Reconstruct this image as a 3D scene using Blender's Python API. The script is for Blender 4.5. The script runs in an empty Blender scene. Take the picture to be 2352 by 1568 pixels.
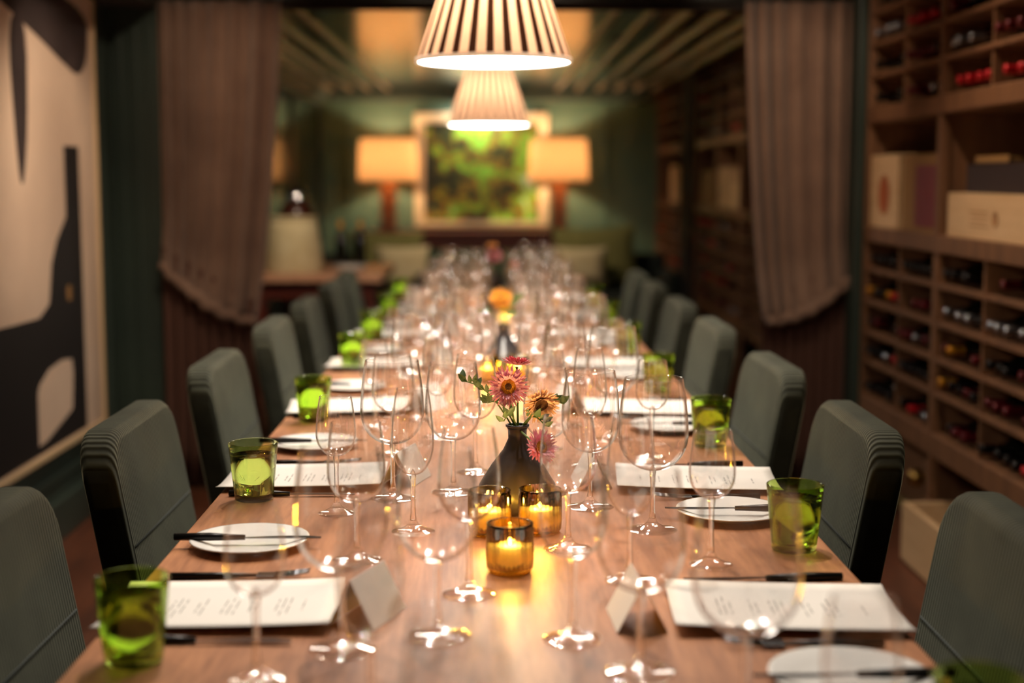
import bpy, bmesh, math, random
from mathutils import Vector, Matrix

PI = math.pi
sc = bpy.context.scene
rnd = random.Random(7)

# ------------------------------------------------------------------ camera
cd = bpy.data.cameras.new('camera'); cam = bpy.data.objects.new('camera', cd)
sc.collection.objects.link(cam); sc.camera = cam
cam.location = (0, 0, 1.32)
cam.rotation_euler = (math.radians(90 - 6.53), 0, math.radians(-0.82))
cd.sensor_width = 36; cd.lens = 50; cd.clip_start = 0.05
cd.dof.use_dof = True; cd.dof.focus_distance = 2.42; cd.dof.aperture_fstop = 1.85

# ------------------------------------------------------------------ world and exposure
w = bpy.data.worlds.new('world'); sc.world = w; w.use_nodes = True
w.node_tree.nodes['Background'].inputs[0].default_value = (0.9, 0.75, 0.6, 1)
w.node_tree.nodes['Background'].inputs[1].default_value = 0.02
vs = sc.view_settings
vs.view_transform = 'Standard'; vs.look = 'None'; vs.gamma = 1; vs.use_curve_mapping = False
vs.exposure = 0.45
cy = sc.cycles
cy.max_bounces = 14; cy.transparent_max_bounces = 48; cy.transmission_bounces = 12
cy.glossy_bounces = 4; cy.diffuse_bounces = 3
cy.caustics_refractive = True; cy.sample_clamp_indirect = 6
cy.use_adaptive_sampling = True; cy.adaptive_threshold = 0.02

PENDANT_GLOW = 30.0       # radiance of the lit diffuser under each pendant
PENDANT_BULB = 3.1
TABLE_LAMP = 24.0
ADDED_DOWNLIGHT = 36.0  # strength of the added, unseen ceiling lights
ADDED_TABLE_SPOT = 32.0

# ------------------------------------------------------------------ helpers
def lin(r, g, b):
    def f(c):
        c /= 255.0
        return c / 12.92 if c <= 0.04045 else ((c + 0.055) / 1.055) ** 2.4
    return (f(r), f(g), f(b), 1)

def tag(o, label=None, cat=None, group=None, kind=None):
    if label: o['label'] = label
    if cat: o['category'] = cat
    if group: o['group'] = group
    if kind: o['kind'] = kind
    return o

def empty(name, loc=(0, 0, 0), rz=0.0):
    o = bpy.data.objects.new(name, None); sc.collection.objects.link(o)
    o.location = loc; o.rotation_euler = (0, 0, rz); o.empty_display_size = 0.1
    return o

def link(name, me, parent=None, loc=(0, 0, 0), rot=(0, 0, 0)):
    o = bpy.data.objects.new(name, me); sc.collection.objects.link(o)
    o.parent = parent; o.location = loc; o.rotation_euler = rot
    return o

class MB:
    """Collects shapes into one mesh."""
    def __init__(s): s.v = []; s.f = []; s.sm = []; s.mi = []
    def add(s, v, f, smooth=False, mi=0):
        n = len(s.v); s.v += [tuple(p) for p in v]
        for q in f: s.f.append([i + n for i in q]); s.sm.append(smooth); s.mi.append(mi)
        return s
    def box(s, x0, x1, y0, y1, z0, z1, mi=0):
        v = [(x, y, z) for x in (x0, x1) for y in (y0, y1) for z in (z0, z1)]
        f = [(0, 1, 3, 2), (4, 6, 7, 5), (0, 4, 5, 1), (2, 3, 7, 6), (0, 2, 6, 4), (1, 5, 7, 3)]
        return s.add(v, f, False, mi)
    def bbox(s, x0, x1, y0, y1, z0, z1, b=0.004):
        """box with chamfered edges"""
        bm = bmesh.new()
        m = Matrix.Translation(((x0+x1)/2, (y0+y1)/2, (z0+z1)/2)) @ Matrix.Diagonal((x1-x0, y1-y0, z1-z0, 1))
        bmesh.ops.create_cube(bm, size=1, matrix=m)
        bmesh.ops.bevel(bm, geom=bm.edges[:], offset=b, segments=2, affect='EDGES', profile=0.5)
        bm.verts.index_update()
        s.add([v.co[:] for v in bm.verts], [[v.index for v in f.verts] for f in bm.faces])
        bm.free(); return s
    def lathe(s, prof, seg=24, c=(0, 0, 0), closed=False, wob=None, mi=0, smooth=True):
        v = []; f = []
        for (r, z) in prof:
            for k in range(seg):
                a = 2 * PI * k / seg
                rr = r * (wob(k) if wob else 1)
                v.append((c[0] + rr * math.cos(a), c[1] + rr * math.sin(a), c[2] + z))
        n = len(prof)
        for i in range(n if closed else n - 1):
            for k in range(seg):
                j = (i + 1) % n; l = (k + 1) % seg
                f.append((i*seg + k, i*seg + l, j*seg + l, j*seg + k))
        if not closed:
            if prof[0][0] > 1e-6 and False: pass
        s.add(v, f, smooth, mi); return s
    def cap(s, r, z, seg=24, c=(0, 0, 0), up=True, mi=0):
        v = [(c[0] + r*math.cos(2*PI*k/seg), c[1] + r*math.sin(2*PI*k/seg), c[2] + z) for k in range(seg)]
        return s.add(v, [tuple(range(seg)) if up else tuple(reversed(range(seg)))], False, mi)
    def tube(s, pts, rad, seg=8, caps=True, smooth=True):
        pts = [Vector(p) for p in pts]; n = len(pts)
        rads = rad if isinstance(rad, (list, tuple)) else [rad] * n
        v = []; f = []
        up = Vector((0, 0, 1))
        for i, p in enumerate(pts):
            t = (pts[min(i+1, n-1)] - pts[max(i-1, 0)]).normalized()
            a = t.cross(up)
            if a.length < 1e-3: a = t.cross(Vector((0, 1, 0)))
            a.normalize(); b = t.cross(a).normalized()
            for k in range(seg):
                q = 2*PI*k/seg
                v.append(p + a*rads[i]*math.cos(q) + b*rads[i]*math.sin(q))
        for i in range(n-1):
            for k in range(seg):
                l = (k+1) % seg
                f.append((i*seg+k, i*seg+l, (i+1)*seg+l, (i+1)*seg+k))
        if caps:
            f.append(tuple(reversed(range(seg)))); f.append(tuple(range((n-1)*seg, n*seg)))
        return s.add(v, f, smooth)
    def sphere(s, c, r, seg=10, rings=6, sq=(1, 1, 1)):
        v = [(c[0], c[1], c[2] + r*sq[2])]; f = []
        for i in range(1, rings):
            t = PI*i/rings
            for k in range(seg):
                a = 2*PI*k/seg
                v.append((c[0]+r*sq[0]*math.sin(t)*math.cos(a), c[1]+r*sq[1]*math.sin(t)*math.sin(a), c[2]+r*sq[2]*math.cos(t)))
        v.append((c[0], c[1], c[2] - r*sq[2])); L = len(v)-1
        for k in range(seg):
            l = (k+1) % seg
            f.append((0, 1+k, 1+l)); f.append((L, L-seg+l, L-seg+k))
        for i in range(rings-2):
            for k in range(seg):
                l = (k+1) % seg; a0 = 1+i*seg
                f.append((a0+k, a0+seg+k, a0+seg+l, a0+l))
        return s.add(v, f, True)
    def poly(s, pts, mi=0): return s.add(pts, [tuple(range(len(pts)))], False, mi)
    def mesh(s, name, *mats):
        me = bpy.data.meshes.new(name); me.from_pydata(s.v, [], s.f); me.update()
        for m in mats: me.materials.append(m)
        me.polygons.foreach_set('use_smooth', s.sm)
        me.polygons.foreach_set('material_index', s.mi)
        return me
    def build(s, name, mats, parent=None, loc=(0, 0, 0), rot=(0, 0, 0)):
        if not isinstance(mats, (list, tuple)): mats = [mats]
        return link(name, s.mesh(name, *mats), parent, loc, rot)

def copy_tree(o, parent=None):
    c = o.copy(); sc.collection.objects.link(c)
    if parent is not None: c.parent = parent
    for ch in list(o.children): copy_tree(ch, c)
    return c

# ------------------------------------------------------------------ materials
def N(nt, t, **kw):
    n = nt.nodes.new(t)
    for k, v in kw.items():
        if k in n.inputs.keys(): n.inputs[k].default_value = v
        else: setattr(n, k, v)
    return n

def mat(name, col, rough=0.6, metal=0.0, var=None, vscale=8, bump=0.0, bscale=80, spec=0.5, sheen=0.0, stretch=None, coat=0.0):
    m = bpy.data.materials.new(name); m.use_nodes = True; nt = m.node_tree
    p = nt.nodes['Principled BSDF']
    p.inputs['Base Color'].default_value = col; p.inputs['Roughness'].default_value = rough
    p.inputs['Metallic'].default_value = metal; p.inputs['Specular IOR Level'].default_value = spec
    if sheen: p.inputs['Sheen Weight'].default_value = sheen; p.inputs['Sheen Roughness'].default_value = 0.4
    if coat: p.inputs['Coat Weight'].default_value = coat; p.inputs['Coat Roughness'].default_value = 0.15
    tc = N(nt, 'ShaderNodeTexCoord'); mp = N(nt, 'ShaderNodeMapping')
    nt.links.new(tc.outputs['Object'], mp.inputs[0])
    if stretch: mp.inputs['Scale'].default_value = stretch
    if var:
        no = N(nt, 'ShaderNodeTexNoise', Scale=vscale, Detail=5.0, Roughness=0.6)
        rp = N(nt, 'ShaderNodeValToRGB'); rp.color_ramp.elements[0].position = 0.32; rp.color_ramp.elements[1].position = 0.68
        rp.color_ramp.elements[0].color = col; rp.color_ramp.elements[1].color = var
        nt.links.new(mp.outputs[0], no.inputs['Vector']); nt.links.new(no.outputs[0], rp.inputs[0])
        nt.links.new(rp.outputs[0], p.inputs['Base Color'])
    if bump:
        nb = N(nt, 'ShaderNodeTexNoise', Scale=bscale, Detail=4.0); bp = N(nt, 'ShaderNodeBump', Strength=bump, Distance=0.01)
        nt.links.new(mp.outputs[0], nb.inputs['Vector']); nt.links.new(nb.outputs[0], bp.inputs['Height'])
        nt.links.new(bp.outputs[0], p.inputs['Normal'])
    return m

def thin_glass(name, tint=(1, 1, 1, 1), f0=0.06, lo=0.5, hi=0.97, ior=1.5, hic=None, top=1.0, shine=0.12):
    """clear seen square on, refracting towards its grazing edges"""
    m = bpy.data.materials.new(name); m.use_nodes = True; nt = m.node_tree; nt.nodes.clear()
    out = N(nt, 'ShaderNodeOutputMaterial'); mix = N(nt, 'ShaderNodeMixShader'); mix2 = N(nt, 'ShaderNodeMixShader')
    tr = N(nt, 'ShaderNodeBsdfTransparent', Color=tint); gl = N(nt, 'ShaderNodeBsdfGlossy', Roughness=0.03)
    gs = N(nt, 'ShaderNodeBsdfGlass', Roughness=0.02, IOR=ior, Color=hic or tint)
    lw = N(nt, 'ShaderNodeLayerWeight', Blend=0.5); mix.inputs[0].default_value = f0
    ad = N(nt, 'ShaderNodeAddShader'); g2 = N(nt, 'ShaderNodeBsdfGlossy', Roughness=0.045, Color=(shine, shine, shine*.97, 1))
    mr = N(nt, 'ShaderNodeMapRange', interpolation_type='SMOOTHSTEP'); mr.inputs['From Min'].default_value = lo; mr.inputs['From Max'].default_value = hi; mr.inputs['To Max'].default_value = top
    L = nt.links.new
    L(lw.outputs['Facing'], mr.inputs[0]); L(tr.outputs[0], mix.inputs[1]); L(gl.outputs[0], mix.inputs[2])
    L(mr.outputs[0], mix2.inputs[0]); L(mix.outputs[0], mix2.inputs[1]); L(gs.outputs[0], mix2.inputs[2]); L(mix2.outputs[0], ad.inputs[0]); L(g2.outputs[0], ad.inputs[1]); L(ad.outputs[0], out.inputs[0])
    return m

def glass(name, col, ior=1.5, rough=0.0):
    m = bpy.data.materials.new(name); m.use_nodes = True; nt = m.node_tree; nt.nodes.clear()
    out = N(nt, 'ShaderNodeOutputMaterial'); g = N(nt, 'ShaderNodeBsdfGlass', Roughness=rough, IOR=ior, Color=col)
    nt.links.new(g.outputs[0], out.inputs[0]); return m

def emit(name, col, s):
    m = bpy.data.materials.new(name); m.use_nodes = True; nt = m.node_tree; nt.nodes.clear()
    out = N(nt, 'ShaderNodeOutputMaterial'); e = N(nt, 'ShaderNodeEmission', Color=col, Strength=s)
    nt.links.new(e.outputs[0], out.inputs[0]); return m

def fabric_shade(name, col, trans=0.55):
    m = bpy.data.materials.new(name); m.use_nodes = True; nt = m.node_tree; nt.nodes.clear()
    out = N(nt, 'ShaderNodeOutputMaterial'); mix = N(nt, 'ShaderNodeMixShader'); mix.inputs[0].default_value = trans
    d = N(nt, 'ShaderNodeBsdfDiffuse', Color=col); t = N(nt, 'ShaderNodeBsdfTranslucent', Color=col)
    nt.links.new(d.outputs[0], mix.inputs[1]); nt.links.new(t.outputs[0], mix.inputs[2]); nt.links.new(mix.outputs[0], out.inputs[0])
    return m

def wood(name, c1, c2, rough=0.5, scale=3.0, axis='Y', spec=0.5, bump=0.15):
    m = bpy.data.materials.new(name); m.use_nodes = True; nt = m.node_tree; p = nt.nodes['Principled BSDF']
    tc = N(nt, 'ShaderNodeTexCoord'); mp = N(nt, 'ShaderNodeMapping')
    s = {'X': (0.6, 6, 6), 'Y': (6, 0.6, 6), 'Z': (6, 6, 0.6)}[axis]; mp.inputs['Scale'].default_value = s
    no = N(nt, 'ShaderNodeTexNoise', Scale=scale, Detail=8.0, Roughness=0.65, Distortion=0.6)
    fn = N(nt, 'ShaderNodeTexNoise', Scale=scale*9, Detail=3.0)
    rp = N(nt, 'ShaderNodeValToRGB'); rp.color_ramp.elements[0].position = 0.3; rp.color_ramp.elements[1].position = 0.7
    rp.color_ramp.elements[0].color = c1; rp.color_ramp.elements[1].color = c2
    mx = N(nt, 'ShaderNodeMath', operation='MULTIPLY_ADD'); mx.inputs[1].default_value = 0.35
    sb = N(nt, 'ShaderNodeMath', operation='SUBTRACT'); sb.inputs[1].default_value = 0.175
    L = nt.links.new
    L(tc.outputs['Object'], mp.inputs[0]); L(mp.outputs[0], no.inputs['Vector']); L(mp.outputs[0], fn.inputs['Vector'])
    L(fn.outputs[0], mx.inputs[0]); L(no.outputs[0], mx.inputs[2]); L(mx.outputs[0], sb.inputs[0]); L(sb.outputs[0], rp.inputs[0])
    L(rp.outputs[0], p.inputs['Base Color'])
    bp = N(nt, 'ShaderNodeBump', Strength=bump, Distance=0.002); L(fn.outputs[0], bp.inputs['Height']); L(bp.outputs[0], p.inputs['Normal'])
    p.inputs['Roughness'].default_value = rough; p.inputs['Specular IOR Level'].default_value = spec
    return m

def corduroy(name, c1, c2):
    m = bpy.data.materials.new(name); m.use_nodes = True; nt = m.node_tree; p = nt.nodes['Principled BSDF']
    tc = N(nt, 'ShaderNodeTexCoord')
    wv = N(nt, 'ShaderNodeTexWave', wave_type='BANDS', bands_direction='Y', Scale=31.0, Distortion=0.15)
    wv.inputs['Detail'].default_value = 1.0
    no = N(nt, 'ShaderNodeTexNoise', Scale=9.0, Detail=5.0, Roughness=0.6)
    rp = N(nt, 'ShaderNodeValToRGB'); rp.color_ramp.elements[0].position = 0.3; rp.color_ramp.elements[1].position = 0.7
    rp.color_ramp.elements[0].color = c1; rp.color_ramp.elements[1].color = c2
    gr = N(nt, 'ShaderNodeMix', data_type='RGBA', blend_type='MULTIPLY'); gr.inputs[0].default_value = 1
    g2 = N(nt, 'ShaderNodeMapRange'); g2.inputs['To Min'].default_value = 0.45; g2.inputs['To Max'].default_value = 1.0
    bp = N(nt, 'ShaderNodeBump', Strength=0.9, Distance=0.002)
    L = nt.links.new
    L(tc.outputs['Object'], wv.inputs['Vector']); L(tc.outputs['Object'], no.inputs['Vector']); L(no.outputs[0], rp.inputs[0])
    L(wv.outputs[1], g2.inputs[0]); L(rp.outputs[0], gr.inputs[6]); L(g2.outputs[0], gr.inputs[7]); L(gr.outputs[2], p.inputs['Base Color'])
    L(wv.outputs[1], bp.inputs['Height']); L(bp.outputs[0], p.inputs['Normal'])
    p.inputs['Roughness'].default_value = 0.85; p.inputs['Sheen Weight'].default_value = 0.5; p.inputs['Sheen Roughness'].default_value = 0.35
    p.inputs['Sheen Tint'].default_value = lin(190, 190, 165); p.inputs['Specular IOR Level'].default_value = 0.2
    return m

M = {}
M['table'] = wood('oiled_oak', lin(124, 74, 46), lin(194, 134, 92), 0.42, 2.2, 'Y')
M['floorwood'] = wood('floor_wood', lin(70, 38, 24), lin(112, 64, 40), 0.5, 1.6, 'Y')
M['rack'] = wood('rack_wood', lin(100, 66, 42), lin(134, 92, 60), 0.6, 3, 'Z')
M['mahogany'] = wood('mahogany', lin(70, 26, 18), lin(104, 42, 28), 0.4, 3, 'X')
M['lampwood'] = wood('lamp_wood', lin(92, 56, 36), lin(134, 88, 58), 0.45, 3, 'Z')
M['green'] = mat('green_paint', lin(50, 61, 55), 0.42, var=lin(56, 68, 60), vscale=3)
M['green_gloss'] = mat('green_gloss_paint', lin(30, 38, 32), 0.17, spec=0.9, coat=0.8)
M['batten'] = mat('batten_paint', lin(128, 104, 76), 0.35, spec=0.6)
M['plaster'] = mat('dark_plaster', lin(48, 44, 38), 0.9)
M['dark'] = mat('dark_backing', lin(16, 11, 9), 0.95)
M['cord'] = corduroy('green_corduroy', lin(58, 60, 50), lin(84, 86, 72))
M['seam'] = mat('seam_fabric', lin(50, 54, 48), 0.9)
M['legwood'] = mat('black_leg', lin(24, 18, 15), 0.4)
M['curtain'] = mat('curtain_linen', lin(154, 124, 106), 0.95, var=lin(132, 104, 88), vscale=5, bump=0.2, bscale=300, sheen=0.25)
M['curtain_dark'] = mat('curtain_lower_cloth', lin(92, 60, 48), 0.95, bump=0.2, bscale=300)  # rest of the same curtain, given a darker colour
M['bowl'] = thin_glass('thin_clear_glass', f0=0.07, top=1.0, shine=0.055)
M['foot'] = thin_glass('foot_glass', (0.98, 0.975, 0.97, 1), 0.10, 0.45, 0.95, top=0.75, shine=0.16)
M['clear'] = thin_glass('solid_clear_glass', f0=0.1, lo=0.0, hi=0.5, shine=0.2)
M['water'] = glass('water', (0.97, 1, 0.96, 1), 1.33)
M['greenglass'] = thin_glass('green_glass', (0.80, 0.93, 0.44, 1), 0.04, 0.3, 0.85, 1.45, (0.86, 0.96, 0.55, 1), shine=0.04)
M['oliveglass'] = thin_glass('olive_glass', (0.90, 0.95, 0.66, 1), 0.04, 0.3, 0.85, 1.45, (0.94, 0.97, 0.75, 1), shine=0.04)
M['amber'] = thin_glass('amber_glass', (0.985, 0.87, 0.42, 1), 0.05, 0.1, 0.5, hic=(0.985, 0.86, 0.36, 1))
M['wax'] = fabric_shade('candle_wax', lin(250, 240, 215), 0.3)
M['flame'] = emit('flame', (1.0, 0.62, 0.22, 1), 45)
M['paper'] = mat('white_paper', lin(226, 220, 212), 0.75)
M['ink'] = mat('print_ink', lin(150, 146, 140), 0.8)
M['china'] = mat('white_china', lin(238, 234, 228), 0.18)
M['steel'] = mat('brushed_dark_steel', lin(150, 150, 152), 0.22, 1.0)
M['blacksteel'] = mat('black_handle', lin(34, 32, 32), 0.3, 0.6)
M['vase'] = mat('charcoal_vase', lin(52, 48, 50), 0.28, spec=0.6)
M['shade'] = fabric_shade('pleated_silk', lin(242, 198, 164), 0.6)
M['fold'] = fabric_shade('shadowed_fold', lin(92, 58, 42), 0.16)  # pleat shadow and doubled cloth put into a darker brown
M['trimwhite'] = fabric_shade('shade_trim', lin(255, 246, 235), 0.6)
M['glow'] = emit('pendant_diffuser', (1.0, 0.90, 0.77, 1), PENDANT_GLOW)
_nt = M['glow'].node_tree; _g = N(_nt, 'ShaderNodeNewGeometry'); _m = N(_nt, 'ShaderNodeMath', operation='MULTIPLY_ADD')   # lit underside, opaque white top
_m.inputs[1].default_value = -PENDANT_GLOW*.97; _m.inputs[2].default_value = PENDANT_GLOW
_nt.links.new(_g.outputs['Backfacing'], _m.inputs[0]); _nt.links.new(_m.outputs[0], _nt.nodes['Emission'].inputs['Strength'])
M['linen_shade'] = fabric_shade('linen_shade', lin(236, 184, 126), 0.14)
M['brass'] = mat('brass', lin(190, 150, 86), 0.3, 1.0)
M['bronze'] = mat('dark_metal', lin(40, 34, 30), 0.4, 0.8)
M['frame'] = mat('pale_gilt_frame', lin(206, 180, 142), 0.5)
M['bottle'] = mat('dark_bottle_glass', lin(10, 14, 9), 0.08, spec=0.9)
M['olive'] = mat('olive_fabric', lin(122, 118, 66), 0.9, var=lin(106, 104, 56), vscale=20)
M['cream'] = mat('cream_fabric', lin(206, 192, 154), 0.9, var=lin(190, 172, 130), vscale=14)
M['sofa'] = mat('dark_green_upholstery', lin(26, 34, 28), 0.9)
M['stem'] = mat('flower_stem', lin(92, 116, 44), 0.6)
M['leaf'] = mat('leaf', lin(84, 106, 62), 0.55)
M['pinkp'] = mat('pink_petal', lin(240, 128, 156), 0.5, var=lin(252, 208, 210), vscale=160)
M['deepp'] = mat('deep_pink_petal', lin(226, 80, 104), 0.5, var=lin(246, 150, 150), vscale=160)
M['peachp'] = mat('peach_petal', lin(250, 214, 184), 0.5, var=lin(242, 184, 122), vscale=120)
M['orangep'] = mat('orange_petal', lin(230, 156, 52), 0.5)
M['yolk'] = mat('flower_centre', lin(222, 150, 20), 0.7, bump=0.6, bscale=600)
M['brownc'] = mat('flower_dark_centre', lin(96, 62, 22), 0.8, bump=0.6, bscale=600)
M['crate'] = mat('pale_pine', lin(226, 190, 146), 0.6, var=lin(210, 172, 126), vscale=6, stretch=(6, 0.6, 6))
M['tan'] = mat('tan_card', lin(150, 110, 60), 0.7)
M['burg'] = mat('burgundy_print', lin(120, 36, 44), 0.5)
M['silver'] = mat('silver', lin(225, 225, 230), 0.15, 1.0)
CAPS = {'red': mat('red_foil', lin(190, 24, 34), 0.3, 0.3), 'black': mat('black_foil', lin(22, 20, 20), 0.3, 0.4),
        'silver': mat('silver_foil', lin(180, 182, 190), 0.25, 0.9), 'burgundy': mat('burgundy_foil', lin(96, 20, 28), 0.3, 0.3),
        'gold': mat('gold_foil', lin(214, 146, 44), 0.3, 0.5)}

# ------------------------------------------------------------------ the room
ZT = 0.75                       # table top
XL, XR, YE = -1.60, 1.90, 13.5  # left wall, wall behind the racks, end wall
YP = 6.05                       # front face of the portal
ZC, ZF = 2.36, 2.145            # near ceiling, far ceiling

def struct(name, mb, m, parent=None): return tag(mb.build(name, m, parent), kind='structure' if parent is None else None)

struct('floor', MB().box(XL-.1, XR+.1, -2.5, YE, -.06, 0), M['floorwood'])
wl = struct('wall_left', MB().box(XL-.12, XL, -2.5, YE, 0, ZC), M['green'])
for (y0, y1) in ((2.0, 5.95), (7.0, 9.9), (10.1, 13.3)):
    m = MB()
    for (a, b) in ((.22, .245), (2.05, 2.075)): m.box(XL, XL+.014, y0, y1, a, b)
    for y in (y0, y1-.025): m.box(XL, XL+.014, y, y+.025, .245, 2.05)
    m.build('panel_moulding', M['green'], wl)
struct('wall_right', MB().box(XR, XR+.12, -2.5, YE, 0, ZC), M['green'])
M['sage'] = mat('sage_green_paint', lin(74, 98, 82), 0.45, var=lin(82, 106, 88), vscale=3)
we = struct('wall_end', MB().box(XL-.12, XR+.12, YE, YE+.12, 0, ZC), M['sage'])
for k in range(7):      # upright panelling battens on the end wall
    x = -1.35 + k*.48
    MB().bbox(x, x+.035, YE-.016, YE, .12, 2.0, .003).build('wall_batten', M['sage'], we)
wn = tag(MB().box(XL-.0, XL+.012, 9.6, 13.25, .75, 2.0).build('dark_panel_1', mat('dark_panel_gloss', lin(10, 12, 10), .12)), kind='structure')  # dark glossy panel added over this stretch of wall
m = MB()
for (a, b, c_, d) in ((9.54, 9.6, .69, 2.06), (13.25, 13.31, .69, 2.06), (9.6, 13.25, .69, .75), (9.6, 13.25, 2.0, 2.06), (11.4, 11.45, .75, 2.0)): m.box(XL, XL+.03, a, b, c_, d)
m.build('dark_panel_frame', M['green'], wn)
struct('wall_back', MB().box(XL-.12, XR+.12, -2.62, -2.5, 0, ZC), M['green'])
struct('ceiling', MB().box(XL-.12, XR+.12, -2.6, YP+.2, ZC, ZC+.08), M['plaster'])
cf = tag(MB().box(XL-.12, XR+.12, YP+.2, YE+.1, ZF, ZF+.08).build('ceiling_far', M['green_gloss']), kind='structure')
for x in (-1.47, -1.30, -1.13, -.955, .615, .80, .985, 1.16, 1.34, 1.50):
    MB().bbox(x-.015, x+.015, YP+.25, YE-.15, ZF-.018, ZF, .004).build('ceiling_batten', M['green_gloss'] if abs(x) < .9 and x < 0 else M['batten'], cf)
tag(MB().bbox(XL, XR, YE-.14, YE, ZF-.11, ZF, .01).build('cornice_end', M['green']), kind='structure')
tag(MB().bbox(XL, XL+.10, YP+.2, YE-.14, ZF-.10, ZF, .01).build('cornice_far_left', M['green']), kind='structure')
tag(MB().bbox(XL, XL+.22, -2.5, YP-.02, 2.02, ZC, .02).build('cornice_left', M['plaster']), kind='structure')
tag(MB().bbox(XL, XL+.025, -2.5, YP, 0, .15, .005).build('baseboard_left', M['green']), kind='structure')
tag(MB().bbox(XL, XR, YE-.025, YE, 0, .15, .005).build('baseboard_end', M['green']), kind='structure')
# portal: pilaster, header, right post
pil = tag(MB().bbox(XL, -1.375, YP, YP+.18, 0, 2.06, .006).build('pilaster_left', M['green']), kind='structure')
for x in (-1.565, -1.50, -1.435):
    MB().bbox(x, x+.022, YP-.012, YP, .2, 1.95, .003).build('fluting', M['green'], pil)
MB().bbox(XL, -1.365, YP-.02, YP+.18, 0, .18, .006).build('plinth', M['green'], pil)
post = tag(MB().bbox(1.50, 1.60, 5.87, YP+.18, 0, 2.06, .006).build('pilaster_right', M['green']), kind='structure')
tag(MB().bbox(XL, XR, YP, YP+.2, 2.055, ZC, .006).build('portal_header', M['green_gloss']), kind='structure')
MB().bbox(-1.30, 1.50, YP+.02, YP+.06, 2.02, 2.055, .01).build('curtain_rail', M['bronze'], post)

# ------------------------------------------------------------------ curtains
def curtain(side, edge_o, edge_i_top, edge_i_bot, zo, zi, label):
    """edge_o: X of the outer edge, the inner edge runs from edge_i_top to edge_i_bot, the hem from zo (outer) to zi (inner)"""
    root = empty('drape', (0, 0, 0)); tag(root, label, 'curtain', 'curtains of the portal')
    nu, nv = 110, 26; v = []; f = []
    ztop = 2.05
    for j in range(nv+1):
        t = j/nv
        for i in range(nu+1):
            u = i/nu
            zb = zo + (zi-zo)*(u**1.1) - .05*math.sin(PI*u)
            z = ztop + (zb-ztop)*t
            xi = edge_i_top + (edge_i_bot-edge_i_top)*(t**1.5)
            x = edge_o + (xi-edge_o)*u
            ph = 2*PI*(6.5*u + .35*math.sin(5*u+side))
            am = .030 + .012*math.sin(9*u) - .008*t
            y = YP-.03 - am*math.sin(ph) - .05*max(0, t-.85)/.15
            v.append((x + .008*math.cos(ph), y, z))
    for j in range(nv):
        for i in range(nu):
            a = j*(nu+1)+i; f.append((a, a+1, a+nu+2, a+nu+1))
    m = MB(); m.add(v, f, True); o = m.build('upper_drape', M['curtain'], root)
    sd = o.modifiers.new('thickness', 'SOLIDIFY'); sd.thickness = .005
    hem = [v[nv*(nu+1)+i] for i in range(0, nu+1, 4)]
    MB().tube([(p[0], YP-.09, p[2]+.006*math.sin(k*1.3)) for k, p in enumerate(hem)], [.018+.01*math.sin(PI*k/len(hem)) for k in range(len(hem))], 10).build('gathered_hem', M['curtain'], root)
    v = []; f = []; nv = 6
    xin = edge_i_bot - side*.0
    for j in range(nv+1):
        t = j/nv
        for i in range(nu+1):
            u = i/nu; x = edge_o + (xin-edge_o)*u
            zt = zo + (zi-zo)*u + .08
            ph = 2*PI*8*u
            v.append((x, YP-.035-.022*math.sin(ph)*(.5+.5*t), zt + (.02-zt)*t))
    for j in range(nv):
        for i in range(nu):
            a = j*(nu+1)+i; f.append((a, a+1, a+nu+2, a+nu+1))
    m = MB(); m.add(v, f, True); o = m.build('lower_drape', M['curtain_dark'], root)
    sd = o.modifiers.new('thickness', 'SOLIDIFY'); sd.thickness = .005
curtain(-1, -1.385, -.868, -.985, .96, .715, 'pinkish brown curtain gathered up beside the large beige painting')
curtain(1, 1.515, 1.06, 1.155, .90, .72, 'pinkish brown curtain gathered up beside the wine rack')

# ------------------------------------------------------------------ painting on the left wall
art = empty('painting', (XL, 0, 0)); tag(art, 'huge beige and black abstract painting hung low on the green wall', 'painting')
M['canvas'] = mat('painting_ground', lin(226, 200, 178), 0.7, var=lin(204, 178, 158), vscale=1.4)
M['slate'] = mat('painting_slate', lin(66, 54, 54), 0.7, var=lin(46, 36, 37), vscale=4)
M['blackp'] = mat('painting_black', lin(20, 13, 11), 0.6)
MB().box(0.002, .035, 3.2, 5.68, .36, 2.0).build('canvas', M['canvas'], art)
fr = MB(); fr.box(.0, .045, 5.68, 5.70, .34, 2.015); fr.box(.0, .045, 3.18, 3.2, .34, 2.015); fr.box(.0, .045, 3.2, 5.68, .34, .36); fr.box(.0, .045, 3.2, 5.68, 2.0, 2.015)
fr.build('frame', M['frame'], art)
def wallpoly(pts, m, name='painted_shape', d=.0015):
    """flat painted shape, outline in (Y, z) on the canvas"""
    x = .035; n = len(pts); mb = MB()
    v = [(x, a, b) for a, b in pts] + [(x+d, a, b) for a, b in pts]
    f = [tuple(range(n, 2*n)), tuple(reversed(range(n)))] + [(i, (i+1) % n, n+(i+1) % n, n+i) for i in range(n)]
    mb.add(v, f); mb.build(name, m, art)
def blob(pts, it=3):
    for _ in range(it):
        q = []
        for i in range(len(pts)):
            a, b = pts[i], pts[(i+1) % len(pts)]
            q += [(a[0]*.75+b[0]*.25, a[1]*.75+b[1]*.25), (a[0]*.25+b[0]*.75, a[1]*.25+b[1]*.75)]
        pts = q
    return pts
wallpoly(blob([(4.3, 1.99), (5.64, 1.99), (5.62, 1.78), (5.50, 1.70), (5.3, 1.74), (5.05, 1.80), (4.86, 1.84), (4.3, 1.95)]), M['slate'])
wallpoly(blob([(4.70, 1.86), (4.90, 1.86), (4.87, 1.50), (4.83, 1.36), (4.79, 1.28), (4.75, 1.40)], 2), M['slate'], d=.002)
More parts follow.
